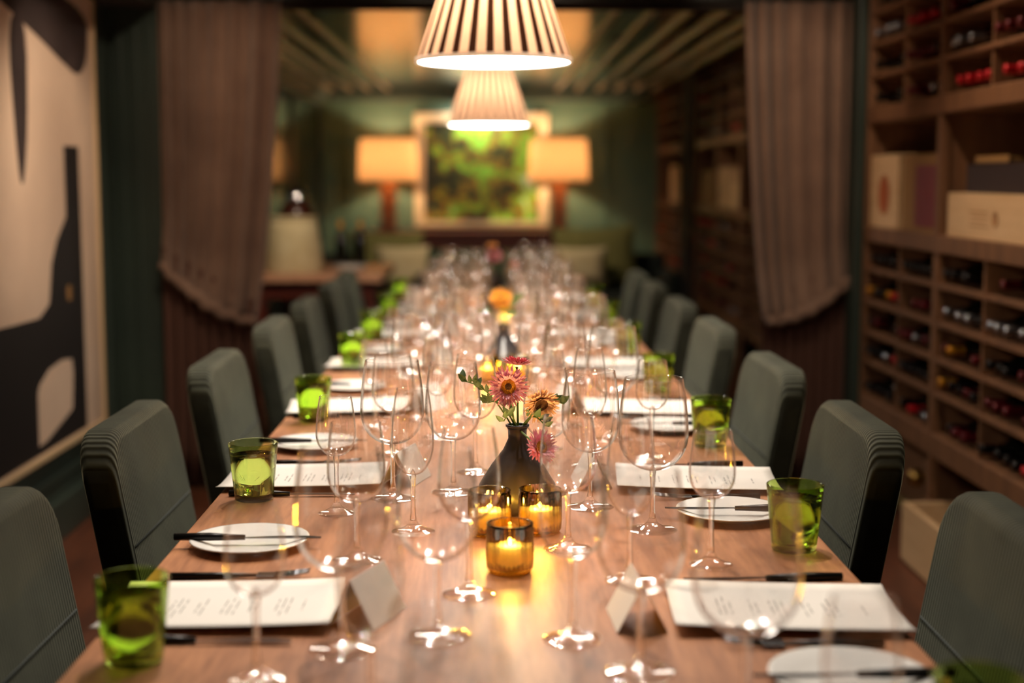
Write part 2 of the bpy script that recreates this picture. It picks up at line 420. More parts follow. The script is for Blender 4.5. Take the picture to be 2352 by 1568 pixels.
wallpoly([(5.27, 1.44), (5.45, 1.44), (5.45, .37), (3.21, .37), (3.21, .86), (4.92, .84), (5.04, .88), (5.08, 1.02), (5.15, 1.10), (5.27, 1.18)], M['blackp'], d=.0025)
wallpoly(([(4.86, .40), (4.95, .405), (5.26, .47), (5.285, .60), (5.27, .655), (5.15, .665), (5.0, .65), (4.89, .61), (4.865, .58)]), M['canvas'], d=.0035)
wallpoly(blob([(5.24, .87), (5.30, .87), (5.30, .93), (5.24, .93)], 2), M['tan'], d=.0035)

# ------------------------------------------------------------------ wine racks on the right
XF = 1.53                      # front plane of the racks
def bottle_protos():
    d = {}
    prof = [(.0, 0), (.036, .0), (.0375, .01), (.0375, .18), (.030, .205), (.016, .225), (.0145, .25)]
    body = MB().lathe(prof, 12).mesh('bottle_body', M['bottle'])
    for c, m in CAPS.items():
        capm = MB().lathe([(.0150, .235), (.0155, .29), (.0165, .292), (.0165, .30), (.0, .301)], 10).mesh('capsule_'+c, m)
        d[c] = capm
    return body, d
BODY, CAPM = bottle_protos()
def bottle(x, y, z, cap, label, group, lying=True):
    o = link('wine_bottle', BODY, None, (x, y, z), (0, -PI/2, 0) if lying else (0, 0, 0))
    tag(o, label, 'wine bottle', group); c = link('capsule', CAPM[cap], o)
    return o
LOW = [(.44, 'bottom shelf'), (.586, 'second shelf'), (.705, 'third shelf'), (.83, 'fourth shelf'), (.962, 'shelf under the boxes')]
UPP = [(1.604, 'shelf above the boxes'), (1.735, 'second shelf above boxes'), (1.86, 'third shelf above boxes'), (1.985, 'topmost shelf')]
def rack(name, posts, ztop, label, slots, fill, where, niche=True):
    root = empty(name, (0, 0, 0)); tag(root, label, 'wine rack')
    y0, y1 = posts[0], posts[-1]
    for y in posts:
        MB().bbox(XF, XF+.035, y-.022, y+.022, 0, ztop, .004).build('post', M['rack'], root)
        MB().box(XF+.035, XR-.03, y-.012, y+.012, .36, ztop).build('partition', M['rack'], root)
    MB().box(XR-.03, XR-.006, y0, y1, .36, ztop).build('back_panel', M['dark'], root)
    MB().bbox(XF-.004, XR-.03, y0, y1, .36, .44, .005).build('bottom_shelf', M['rack'], root)
    MB().bbox(XF-.004, XR-.03, y0, y1, 1.066, 1.128, .005).build('niche_shelf', M['rack'], root)
    MB().bbox(XF-.004, XR-.03, y0, y1, 1.54, 1.604, .005).build('niche_top', M['rack'], root)
    for z, _ in LOW[1:] + UPP[1:]:
        MB().bbox(XF+.002, XR-.03, y0, y1, z-.018, z, .003).build('shelf', M['rack'], root)
    for i in range(len(posts)-1):
        ym = (posts[i]+posts[i+1])/2
        m = MB(); m.box(XF+.012, XR-.03, ym-.009, ym+.009, .44, 1.066); m.build('divider', M['rack'], root)
        m = MB(); m.box(XF+.012, XR-.03, ym-.009, ym+.009, 1.604, ztop); m.build('divider', M['rack'], root)
    return root
def fill_rack(posts, slots, fill, where, rows, weights):
    for i in range(len(posts)-1):
        a, b = posts[i], posts[i+1]; ym = (a+b)/2
        for h, (c0, c1) in enumerate(((a+.03, ym-.015), (ym+.015, b-.03))):
            for z, rn in rows:
                dom = rnd.choices(list(CAPS), weights)[0]
                for s in range(slots):
                    if rnd.random() > fill: continue
                    cap = dom if rnd.random() < .65 else rnd.choices(list(CAPS), weights)[0]
                    y = c0 + (c1-c0)*(s+.5)/slots + rnd.uniform(-.004, .004)
                    bottle(XF+.312+rnd.uniform(-.015, .005), y, z+.0385, cap,
                           f"{cap}-capped bottle, {['first', 'second', 'third', 'fourth', 'fifth'][s]} slot, {['near', 'far'][h]} half of {rn}, {where[i]}", f'{cap}-capped bottles on {rn}, {where[i]}')
near_posts = [3.01, 3.95, 4.89, 5.83]
rack('wine_rack', near_posts, 2.3, 'tall brown timber wine rack between painting room front and green pilaster', 5, .7, None)
bpy.data.objects['wine_rack']['label'] = 'tall brown timber wine rack in front of the green pilaster'
W = [3, 6, 2.5, 4, .6]
fill_rack(near_posts[1:], 5, .8, ['front rack near bay', 'bay beside the pilaster'], LOW + UPP, W)
far_posts = [7.0, 7.9, 8.8, 9.75, 10.7]
rack('wine_rack', far_posts, 2.12, 'second timber wine rack, beyond the curtain on the same wall', 4, .5, None)
fill_rack(far_posts[2:], 4, .5, ['near bay behind curtain', 'further bay behind curtain'], LOW + UPP, W)
end_posts = [11.5, 12.4, 13.2]
rack('wine_rack', end_posts, 2.12, 'third timber wine rack, in the corner by the end wall', 3, .3, None)
fill_rack(end_posts, 3, .3, ['corner rack near bay', 'corner rack last bay'], LOW, W)
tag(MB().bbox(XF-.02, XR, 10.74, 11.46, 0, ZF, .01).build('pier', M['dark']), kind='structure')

def crate(x0, x1, y0, y1, z0, z1, m, name, label, cat, lid=True, boards=3):
    root = empty(name, (x0, (y0+y1)/2, z0)); tag(root, label, cat)
    cy_ = (y0+y1)/2; a, b = y0-cy_, y1-cy_; h = z1-z0; d = x1-x0
    MB().bbox(.008, d, a+.008, b-.008, 0, h-.006, .002).build('case', m, root)
    MB().bbox(0, .008, a, b, 0, h, .002).build('front_board', m, root)
    if lid: MB().bbox(0, d, a, b, h, h+.008, .002).build('lid', m, root)
    return root
def print_on(root, m, parts, name='printed_mark'):
    mb = MB()
    for (y0, y1, z0, z1) in parts: mb.box(-.0012, .0, y0, y1, z0, z1)
    mb.build(name, m, root)
M['mark'] = mat('branded_mark', lin(176, 128, 84), 0.7)
c = crate(XF+.01, XF+.22, 4.02, 4.80, 1.128, 1.265, M['crate'], 'wine_crate', 'long pale pine wine crate with faint branding in rack niche', 'crate')
print_on(c, M['mark'], [(.0, .17, .085, .09), (.0, .15, .07, .074), (.02, .16, .055, .058), (-.01, .17, .04, .044)])
MB().lathe([(.0, 0), (.022, 0), (.024, .002)], 16).build('crest_mark', M['mark'], c, (-.001, -.07, .068), (0, -PI/2, 0))
crate(XF+.03, XF+.22, 4.10, 4.68, 1.274, 1.36, mat('dark_box', lin(40, 20, 18), .6), 'gift_box', 'flat dark brown box lying on the long pale crate', 'box')
crate(XF+.05, XF+.21, 4.36, 4.66, 1.369, 1.392, M['tan'], 'wooden_lid', 'thin tan wooden box on top of the dark box', 'box', lid=False)
c = crate(XF+.01, XF+.24, 5.40, 5.79, 1.128, 1.405, M['crate'], 'wine_box', 'cream wine box with a rusty orange stamp in niche beside pilaster', 'box')
M['rust'] = mat('rust_stamp', lin(170, 84, 34), .7)
mb = MB()
mb.lathe([(0, 0), (.075, 0), (.078, .001)], 20); mb.build('stamp', M['rust'], c, (-.001, -.01, .13), (0, -PI/2, 0))
c = crate(XF+.02, XF+.24, 4.93, 5.37, 1.128, 1.40, M['tan'], 'wine_box', 'tan wooden box with a burgundy label on its front', 'box')
MB().box(-.003, 0, -.21, .05, .02, .24).build('label_panel', M['burg'], c)
MB().box(-.005, -.003, -.12, -.04, .11, .15).build('label_panel', M['burg'], c)
# bottles standing behind the boxes
for y, lab in ((5.66, 'green bottle standing behind the cream box'), (5.50, 'second green bottle standing behind the cream box'), (5.2, 'dark bottle standing behind the burgundy-labelled box'), (5.06, 'dark bottle close to the post behind the burgundy-labelled box')):
    bottle(XF+.285, y, 1.128, 'black' if 'dark' in lab else 'silver', lab, None, False)
M['yellowb'] = mat('amber_bottle', lin(150, 106, 24), .2)
bo = tag(MB().lathe([(0, 0), (.04, 0), (.045, .01), (.045, .2), (.036, .26), (.016, .30), (.016, .37), (0, .372)], 16).build('liqueur_bottle', M['yellowb'], None, (XF+.285, 4.03, 1.128)), 'tall amber yellow bottle standing behind the long crate', 'bottle')
MB().lathe([(.018, .34), (.0185, .375), (0, .376)], 12).build('capsule', CAPS['gold'], bo)
# far niches
crate(XF+.01, XF+.28, 8.9, 9.22, 1.128, 1.30, M['crate'], 'wine_box', 'low pale box in the niche of the rack behind curtain', 'box')
crate(XF+.01, XF+.28, 9.28, 9.70, 1.128, 1.39, M['crate'], 'wine_box', 'taller pale box beside the low one, rack behind curtain', 'box')
crate(XF+.01, XF+.28, 9.85, 10.5, 1.128, 1.37, M['tan'], 'wine_box', 'wide tan box in furthest niche of rack behind curtain', 'box')
crate(XF+.01, XF+.28, 11.8, 12.3, 1.128, 1.42, M['crate'], 'wine_box', 'cream box in the niche of the corner rack', 'box')
# on the floor under the rack
c = empty('open_crate', (1.42, 4.55, 0), 0.0); tag(c, 'open pale pine crate on the floor under the wine rack', 'crate')
MB().bbox(0, .02, -.30, .26, .01, .21, .002).build('front_board', M['crate'], c)
MB().bbox(.33, .35, -.30, .26, .01, .21, .002).build('back_board', M['crate'], c)
MB().bbox(.02, .33, -.30, -.28, .01, .21, .002).build('end_board', M['crate'], c)
MB().bbox(.02, .33, .24, .26, .01, .21, .002).build('end_board', M['crate'], c)
MB().bbox(.02, .33, -.28, .24, .0, .02, .002).build('base_board', M['crate'], c)
for k, y in enumerate((4.38, 4.50)):
    o = bottle(1.746, y, .0585, 'silver' if k == 0 else 'red', ['silver-capped', 'red-capped'][k] + ' bottle lying in the open floor crate', None)
c = empty('glazed_cabinet', (1.62, 4.45, 0)); tag(c, 'low brown cabinet with a pale framed door under the wine rack', 'cabinet')
MB().bbox(.03, .25, .72, 1.34, .02, .345, .003).build('case', M['rack'], c)
m = MB(); m.bbox(0, .03, .72, .75, .02, .345, .002); m.bbox(0, .03, 1.31, 1.34, .02, .345, .002); m.bbox(0, .03, .75, 1.31, .02, .05, .002); m.bbox(0, .03, .75, 1.31, .315, .345, .002)
m.build('door_frame', mat('olive_gilt', lin(150, 136, 84), .5), c)
tag(MB().sphere((0, 0, 0), .035, 12, 8).build('door_knob', M['brass'], c, (-.02, .80, .2)), 'brass ball knob')
# thing standing on the floor in front of pilaster
# ------------------------------------------------------------------ dining table
TX0, TX1, TY0, TY1 = -.497, .526, .10, 7.45
tb = empty('dining_table', (0, 0, 0)); tag(tb, 'very long oiled oak dining table laid for dinner', 'table')
MB().bbox(TX0, TX1, TY0, TY1, ZT-.04, ZT, .004).build('tabletop', M['table'], tb)
MB().box(TX0+.12, TX1-.12, TY0+.3, TY1-.3, ZT-.12, ZT-.04).build('apron', M['table'], tb)
for y in (.5, 4.09, 7.36):
    for x in (-.30, .33): MB().bbox(x-.04, x+.04, y-.04, y+.04, 0, ZT-.04, .005).build('leg', M['table'], tb)

# ------------------------------------------------------------------ chairs
def make_chair():
    root = empty('dining_chair')
    W2, R = .255, .085
    def outline(d, z0, z1):          # rounded rectangle in (y, z), inset by d
        pts = []; r = max(R-d, .004); n = 6
        for cx, cz, a0 in ((W2-d-r, z1-d-r, 0), (-(W2-d-r), z1-d-r, PI/2)):
            for k in range(n+1): a = a0+PI/2*k/n; pts.append((cx+r*math.cos(a), cz+r*math.sin(a)))
        r2 = max(.02-d*.5, .004)
        for cx, cz, a0 in ((-(W2-d-r2), z0+d+r2, PI), (W2-d-r2, z0+d+r2, 1.5*PI)):
            for k in range(4): a = a0+PI/2*k/3; pts.append((cx+r2*math.cos(a), cz+r2*math.sin(a)))
        return pts
    TH, B = .066, .017
    def lean(x, z): return x - .205 - .18*(z-.45)
    def slab(z0, z1):
        rings = []
        for k in range(6): a = PI/2*k/5; rings.append((B*(1-math.sin(a)), TH/2 - B + B*math.cos(a)))
        prof = [(d, h) for d, h in rings] ; prof = [(B, TH/2)] + [(B*(1-math.sin(a*PI/10)), TH/2-B+B*math.cos(a*PI/10)) for a in range(1, 6)]
        prof = prof + [(d, -h) for d, h in reversed(prof)]
        v = []; f = []; n = None
        for d, h in prof:
            o = outline(d, z0, z1); n = len(o)
            for (y, z) in o: v.append((lean(h, z), y, z))
        for i in range(len(prof)-1):
            for k in range(n): l = (k+1) % n; f.append((i*n+k, i*n+l, (i+1)*n+l, (i+1)*n+k))
        mb = MB(); mb.add(v, f, True)
        L = len(prof)-1
        mb.add([v[k] for k in range(n)], [tuple(reversed(range(n)))], False); mb.add([v[L*n+k] for k in range(n)], [tuple(range(n))], False)
        return mb
    bk = slab(.42, .862).build('backrest', M['cord'], root)
    zs = .655
    MB().tube([(lean(TH/2+.0005, zs), -W2+.02, zs), (lean(TH/2+.0005, zs), W2-.02, zs)], .0022, 6).build('seam', M['seam'], bk)
    MB().bbox(-.20, .25, -.245, .245, .37, .465, .028).build('seat', M['cord'], root)
    MB().bbox(-.18, .23, -.22, .22, .34, .37, .004).build('seat_frame', M['legwood'], root)
    for x in (-.16, .20):
        for y in (-.2, .2):
            MB().tube([(x*1.06, y, 0), (x, y, .345)], [.013, .021], 8).build('leg', M['legwood'], root)
    return root
chair0 = make_chair()
ORD = ['nearest', 'second', 'third', 'fourth', 'fifth', 'sixth', 'last']
LC = [1.92, 2.77, 3.67, 4.62, 5.46, 6.32, 6.98]; RC = [1.87, 2.75, 3.58, 4.55, 5.40, 6.27, 7.02]
for side, ys in (('L', LC), ('R', RC)):
    for i, y in enumerate(ys):
        ch = chair0 if (side == 'L' and i == 0) else copy_tree(chair0)
        ch.location = (-.44, y, 0) if side == 'L' else (.445, y, 0)
        ch.rotation_euler = (0, 0, (0 if side == 'L' else PI) + rnd.uniform(-.02, .02))
        tag(ch, f"green corduroy dining chair, {ORD[i]} along the {'painting' if side=='L' else 'wine rack'} side of the table", 'chair', 'green corduroy chairs around the table')

# ------------------------------------------------------------------ stemware
def wine_glass(name, H, bw, rim, bh, fr_, seg=28):
    """H total height, bw widest bowl radius, rim radius, bh bowl height, fr_ foot radius"""
    root = empty(name)
    zb = H-bh; zw = zb + bh*.38
    prof = []
    for k in range(9):            # belly
        a = PI/2*k/8; prof.append((.004 + (bw-.004)*math.sin(a), zb + (zw-zb)*(1-math.cos(a))))
    for k in range(1, 9):         # shoulder to rim
        t = k/8; prof.append((bw + (rim-bw)*(t**1.7), zw + (H-zw)*t))
    th = .0008; inner = [(max(r - th, .0005), z + (th*1.5 if i < 5 else 0)) for i, (r, z) in enumerate(prof)]
    prof = prof + [(rim-th*.5, H+.0006)] + inner[::-1]; prof[0] = (.0008, zb)
    MB().lathe(prof, seg).build('bowl', M['bowl'], root)
    sp = [(.0005, zb+.009), (.0042, zb+.003), (.0055, zb-.002), (.0045, zb-.012), (.0038, zb-.025), (.0037, .045), (.0042, .032), (.0056, .022), (.0054, .0200), (.0005, .0200)]
    MB().lathe(sp, 12).build('stem', M['clear'], root)
    fp = [(.0005, .0202), (.0056, .0202), (.0072, .0165), (.0100, .0125), (.0145, .0092), (.0205, .0066), (fr_*.72, .0046), (fr_*.9, .0031), (fr_*.98, .0022), (fr_, .0015), (fr_*.97, .0004), (.0005, .0004)]
    MB().lathe(fp, seg).build('foot', M['foot'], root)
    return root
G = {'small': wine_glass('tasting_glass', .203, .0345, .0275, .102, .033, 24),
     'burg': wine_glass('burgundy_glass', .250, .057, .0475, .150, .042),
     'bord': wine_glass('bordeaux_glass', .240, .051, .0425, .142, .042),
     'flute': wine_glass('sparkling_wine_glass', .235, .035, .026, .140, .036, 24), 'sec': wine_glass('water_goblet', .210, .044, .0375, .120, .038, 24),
     'white': wine_glass('white_wine_glass', .232, .043, .035, .127, .038, 24)}
DESC = {'small': ('small tulip tasting glass', 'small tasting glasses'), 'burg': ('largest round-bowled wine glass', 'large round-bowled wine glasses'),
        'bord': ('tall wide wine glass', 'tall wide wine glasses'), 'flute': ('narrow sparkling wine glass', 'narrow sparkling wine glasses'), 'sec': ('stout stemmed goblet', 'stout stemmed goblets'), 'white': ('slimmer wine glass', 'slimmer wine glasses by the table centre')}
used = set()
NUM = ['frontmost', 'first full', 'second', 'third', 'fourth', 'fifth', 'sixth', 'last']
def setting_name(i, side): return f"{NUM[i]} setting, {'painting' if side < 0 else 'wine rack'} side"
def glass_at(kind, x, y, i, side):
    g = G[kind] if kind not in used else copy_tree(G[kind]); used.add(kind)
    g.location = (x, y, ZT+.0005); g.rotation_euler = (0, 0, rnd.uniform(0, 6))
    extra = {'small': 'nearest its water tumbler', 'burg': 'next to its tasting glass', 'bord': 'third in its glass row', 'white': 'by the table centre', 'flute': 'between the larger glasses', 'sec': 'just behind the larger glasses'}[kind]
    tag(g, f"{DESC[kind][0]} {extra}, {setting_name(i, side)}", 'wine glass', DESC[kind][1])
j = lambda a=.008: rnd.uniform(-a, a)
LY = [1.00, 1.84, 2.66, 3.50, 4.33, 5.17, 6.00, 6.84]; RY = [.98, 1.82, 2.63, 3.47, 4.32, 5.16, 6.0, 6.82]
for i, y in enumerate(LY):
    q = j if i > 2 else (lambda a=0: rnd.uniform(-.003, .003))
    if i > 0:
        glass_at('small', -.268+q(), y-.27+q(), i, -1); glass_at('burg', -.180+q(), y-.16+q(), i, -1)
    if i > 0: glass_at('bord', -.070+q(), y-.11+q(), i, -1)
    glass_at('white', -.030+q(), y+.07+q(), i, -1)
    if i > 0: glass_at('flute', -.125+q(), y-.40+q(), i, -1)
    if i > 0: glass_at('sec', -.205+q(), y+.245+q(), i, -1)
for i, y in enumerate(RY):
    q = j if i > 2 else (lambda a=0: rnd.uniform(-.003, .003))
    if i < 8: glass_at('small', .325+q(), y+.235+q(), i, 1)
    glass_at('burg', .263+q(), y+.45+q(), i, 1)
    glass_at('bord', .172+q(), y+.61+q(), i, 1)
    if i > 0: glass_at('white', .100+q(), y-.105+q(), i, 1)
    if i > 0: glass_at('flute', .195+q(), y+.155+q(), i, 1)
    if i > 0: glass_at('sec', .115+q(), y+.33+q(), i, 1)

# ------------------------------------------------------------------ tumblers
def tumbler(m, water):
    root = empty('water_tumbler')
    r0, r1, H, t = .0345, .0440, .103, .0028
    prof = [(.0005, 0), (r0-.004, 0), (r0-.0005, .002), (r0, .006)] + [(r0+(r1-r0)*k/5, .006+(H-.006)*k/5) for k in range(1, 6)]
    prof += [(r1-t*.5, H+.0012), (r1-t, H)] + [(r0-t+(r1-r0)*k/5, .013+(H-.013)*k/5) for k in range(4, -1, -1)] + [(r0-t-.004, .0105), (.0005, .0105)]
    MB().lathe(prof, 32).build('glass_body', m, root)
    if water:
        zt = .082; rt = r0-t+(r1-r0)*(zt-.013)/(H-.013)
        MB().lathe([(.0005, .0112), (r0-t-.0038, .0112), (r0-t-.0004, .0138), (rt-.0004, zt), (rt-.0015, zt-.0008), (.0005, zt-.001)], 32).build('water', M['water'], root)
    return root
T1 = tumbler(M['greenglass'], True); T2 = tumbler(M['oliveglass'], True)
tused = set()
def tumbler_at(T, x, y, label):
    o = T if T.name not in tused else copy_tree(T); tused.add(T.name)
    o.location = (x, y, ZT+.0005); o.rotation_euler = (0, 0, rnd.uniform(0, 6)); tag(o, label, 'tumbler', 'green water tumblers')
for i, y in enumerate(LY):
    if i == 0: continue
    dy = {1: -.20, 2: -.16, 3: -.17, 4: -.03}.get(i, -.15)
    tumbler_at(T2 if i == 2 else T1, -.425 + (j() if i > 2 else 0), y+dy, f"{'olive' if i == 2 else 'bright green'} water tumbler, {setting_name(i, -1)}")
for i, y in enumerate(RY):
    if i == 7: continue
    tumbler_at(T1, {0: .46, 1: .466, 2: .468}.get(i, .445), y+{0: .31, 1: .32, 2: .37}.get(i, .30), f"bright green water tumbler, {setting_name(i, 1)}")

# ------------------------------------------------------------------ plates, cutlery, menus, place cards
plate_me = MB().lathe([(.0005, .002), (.055, .002), (.060, .004), (.088, .0125), (.0925, .0135), (.0925, .0150), (.088, .0152), (.062, .0075), (.056, .0055), (.0005, .0055)], 40).mesh('plate', M['china'])
foot_me = MB().lathe([(.050, 0), (.052, .0025), (.046, .0025), (.047, 0)], 32, closed=True).mesh('foot_ring', M['china'])
def knife_proto():
    r = empty('table_knife')
    m = MB(); m.tube([(-.115, 0, .006), (-.06, 0, .006), (-.005, 0, .005)], [.0055, .0065, .004], 10); m.build('handle', M['blacksteel'], r)
    v = []; f = []; n = 10
    for k in range(n+1):
        t = k/n; x = -.005 + .118*t; h = .0085*(math.sin(min(1, t*1.6)*PI/2))*(1-max(0, t-.8)*3.5)
        v += [(x, -.004, .0055), (x, h, .0055), (x, h, .0042), (x, -.004, .0038)]
    for k in range(n): 
        for q in range(4): a = k*4+q; b = k*4+(q+1) % 4; f.append((a, b, b+4, a+4))
    f += [(3, 2, 1, 0), (n*4, n*4+1, n*4+2, n*4+3)]
    MB().add(v, f).build('blade', M['steel'], r); return r
def fork_proto():
    r = empty('table_fork')
    m = MB(); m.tube([(-.10, 0, .005), (-.04, 0, .005), (.025, 0, .0045)], [.0055, .005, .0026], 8); m.build('handle', M['blacksteel'], r)
    m = MB(); m.bbox(.022, .050, -.012, .012, .004, .0062, .001); m.build('fork_root', M['steel'], r)
    for k in range(4):
        y = -.0105 + k*.007
        MB().tube([(.048, y, .0052), (.075, y, .0072), (.098, y, .0105)], [.0018, .0015, .0008], 6).build('tine', M['steel'], r)
    return r
KN, FK = knife_proto(), fork_proto(); kused = set()
def place(P, loc, rz, label, cat, group):
    o = P if P.name not in kused else copy_tree(P); kused.add(P.name)
    o.location = loc; o.rotation_euler = (0, 0, rz); tag(o, label, cat, group); return o
def menu_proto():
    v = []; f = []; nx, ny = 14, 8; Lx, Ly = .30, .205
    def zz(u, w): return .0045 + .006*(abs(w-.5)*2)**3 + .005*(u**3)
    for top in (1, 0):
        for a in range(nx+1):
            for b in range(ny+1):
                u, w_ = a/nx, b/ny; v.append((-Lx/2+Lx*u, -Ly/2+Ly*w_, zz(u, w_) + (.0008 if top else 0)))
    n = (nx+1)*(ny+1)
    for a in range(nx):
        for b in range(ny):
            k = a*(ny+1)+b; f.append((k, k+ny+1, k+ny+2, k+1)); f.append((n+k, n+k+1, n+k+ny+2, n+k+ny+1))
    ring = [a*(ny+1) for a in range(nx+1)] + [nx*(ny+1)+b for b in range(1, ny+1)] + [a*(ny+1)+ny for a in range(nx-1, -1, -1)] + [b for b in range(ny-1, 0, -1)]
    for k in range(len(ring)): a, b = ring[k], ring[(k+1) % len(ring)]; f.append((b, a, n+a, n+b))
    root = MB().add(v, f, True).build('menu_card', M['paper'])
    m = MB()
    for bl, (cx, rows) in enumerate(((-.105, 1), (-.070, 3), (-.035, 2), (.0, 3), (.035, 2), (.07, 3), (.105, 1))):
        for r_ in range(rows):
            x = cx + r_*.008; half = [.03, .045, .035][r_ % 3] * (1 if bl % 2 else .8)
            segs = 8
            for s in range(segs):
                if (s*7+bl*3+r_) % 5 == 0: continue
                y0 = -half + 2*half*s/segs; y1 = y0 + 2*half/segs*.8
                u = (x+Lx/2)/Lx; wv_ = (y0+Ly/2)/Ly; z = zz(u, wv_)+.0010
                m.box(x-.0010, x+.0010, y0, y1, z-.0004, z)
    t = m.build('printed_text', M['ink'], root); t['kind'] = 'stuff'
    return root
MP = menu_proto()
def card_proto():
    root = empty('place_card')
    h, w2, L = .062, .032, .052
    for s in (-1, 1):
        v = [(s*w2, -L, .0004), (s*w2, L, .0004), (0, L, h), (0, -L, h)]; nx = Vector((h*s, 0, w2)).normalized()*.0007
        v += [(p[0]+nx.x, p[1], p[2]+nx.z) for p in v]
        MB().add(v, [(0, 1, 2, 3), (7, 6, 5, 4), (0, 4, 5, 1), (1, 5, 6, 2), (2, 6, 7, 3), (3, 7, 4, 0)]).build('card_leaf', M['paper'], root)
    return root
CP = card_proto()
for side, ys in ((-1, LY), (1, RY)):
    for i, y in enumerate(ys):
        if i == 0: continue
        sn = setting_name(i, side); rz = 0 if side < 0 else PI
        mx = -.355 if side < 0 else .375
        if i in (1, 2) and side > 0: mx = .385
        place(MP, (mx, y, ZT), rz+rnd.uniform(-.05, .05)+(-.04 if side > 0 else .02), f"white printed menu card, {sn}", 'menu', 'printed menu cards')
        place(CP, (side*.175+.012, y+(-.03 if i == 1 else .0), ZT+.0005), rnd.uniform(-.25, .25)+(.25*side), f"white folded place card standing tent-like, {sn}", 'place card', 'folded place cards')
        py = y + (.335 if side < 0 else -.27)
        p = link('side_plate', plate_me, None, (-.378 if side < 0 else .405, py, ZT)); link('foot_ring', foot_me, p, (0, 0, .0002))
        tag(p, f"round white side plate, {sn}", 'plate', 'white side plates')
        place(KN, (-.378 if side < 0 else .405, py-.012, ZT+.0125), rz+rnd.uniform(-.05, .05), f"butter knife across the side plate, {sn}", 'knife', 'butter knives')
        if side > 0 and i >= 1:
            place(KN, (.385, y+.15, ZT), rz+.03, f"dinner knife on the table beside the menu, {sn}", 'knife', 'dinner knives')
            place(FK, (.38, y-.135, ZT), rz-.02, f"fork on the table beside the menu, {sn}", 'fork', 'forks')
        else:
            place(KN, (-.36, y-.135, ZT), rz-.03, f"dinner knife on the table beside the menu, {sn}", 'knife', 'dinner knives')
            place(FK, (-.36, y+.155, ZT), rz+.04, f"fork on the table beside the menu, {sn}", 'fork', 'forks')

# ------------------------------------------------------------------ vases, flowers, votives
vprof = [(r*1.14 if z < .12 else r, z) for r, z in [(.0005, 0), (.052, 0), (.060, .006), (.063, .02), (.058, .045), (.040, .078), (.022, .105), (.016, .125), (.0165, .140), (.020, .147), (.0175, .147), (.0140, .140), (.0135, .125), (.018, .105), (.030, .085), (.0005, .082)]]
vase_me = MB().lathe(vprof, 32).mesh('vase', M['vase'])
lip_me = MB().lathe([(.0165, .1435), (.0205, .1455), (.0205, .1490), (.0165, .1490)], 24, closed=True).mesh('lip', M['vase'])
def petal_ring(m, R0, R1, n, tilt, wdt, zc=0.0, seed=0):
    r = random.Random(seed)
    for k in range(n):
        a = 2*PI*k/n + r.uniform(-.08, .08); L = R1*r.uniform(.9, 1.06); t = tilt + r.uniform(-.12, .12)
        ca, sa = math.cos(a), math.sin(a); pts = []
        for s, wv_ in ((0, .6), (.5, 1), (.85, .7), (1.0, .12)):
            rr = R0 + (L-R0)*s; z = zc + (rr-R0)*math.sin(t) + .25*(rr-R0)**2/R1
            rr = R0 + (rr-R0)*math.cos(t)
            for sg in (-1, 1): pts.append((rr*ca - sg*wdt*wv_*sa, rr*sa + sg*wdt*wv_*ca, z))
        th = .0004
        v = pts + [(p[0], p[1], p[2]-th) for p in pts]
        f = [(0, 2, 3, 1), (2, 4, 5, 3), (4, 6, 7, 5), (8, 9, 11, 10), (10, 11, 13, 12), (12, 13, 15, 14)]
        m.add(v, f, True)
def flower(name, base, head, facing, R, pm, cm, label, cr=.42, tilts=(.15, .45, .8)):
    """stem from base to head (world), the head faces 'facing'"""
    root = empty(name, base); tag(root, label, 'flower')
    b, h = Vector(base), Vector(head); d = Vector(facing).normalized()
    hb = h - d*.004
    pts = [Vector((0, 0, 0)), (h-b)*.5 + Vector((0, 0, -.0)), (hb-b) - Vector((0, 0, .012)), hb-b]
    MB().tube(pts, [.0020, .0018, .0018, .0030], 6).build('stem', M['stem'], root)
    q = Vector((0, 0, 1)).rotation_difference(d)
    m = MB(); n = [46, 40, 32]
    for k, t in enumerate(tilts): petal_ring(m, R*.22, R*(1.0-.14*k), n[k], t, R*.058, .001*k, seed=hash(name+str(k)) % 1000 if False else 11*k+int(R*1000))
    me = MB(); me.v = [tuple(q @ Vector(p) + (h-b)) for p in m.v]; me.f = m.f; me.sm = m.sm; me.mi = m.mi
    o = me.build('petals', pm, root); o['kind'] = 'stuff'
    c = MB(); c.sphere((0, 0, 0), R*cr, 16, 8, (1, 1, .38)); 
    c2 = MB(); c2.v = [tuple(q @ (Vector(p)+Vector((0, 0, R*.12))) + (h-b)) for p in c.v]; c2.f = c.f; c2.sm = c.sm; c2.mi = c.mi
    c2.build('flower_centre', cm, root)
    c = MB(); c.sphere((0, 0, 0), R*cr*.42, 12, 6, (1, 1, .5))
    c2 = MB(); c2.v = [tuple(q @ (Vector(p)+Vector((0, 0, R*(.12+cr*.30)))) + (h-b)) for p in c.v]; c2.f = c.f; c2.sm = c.sm; c2.mi = c.mi
    c2.build('flower_eye', M['brownc'], root)
    return root
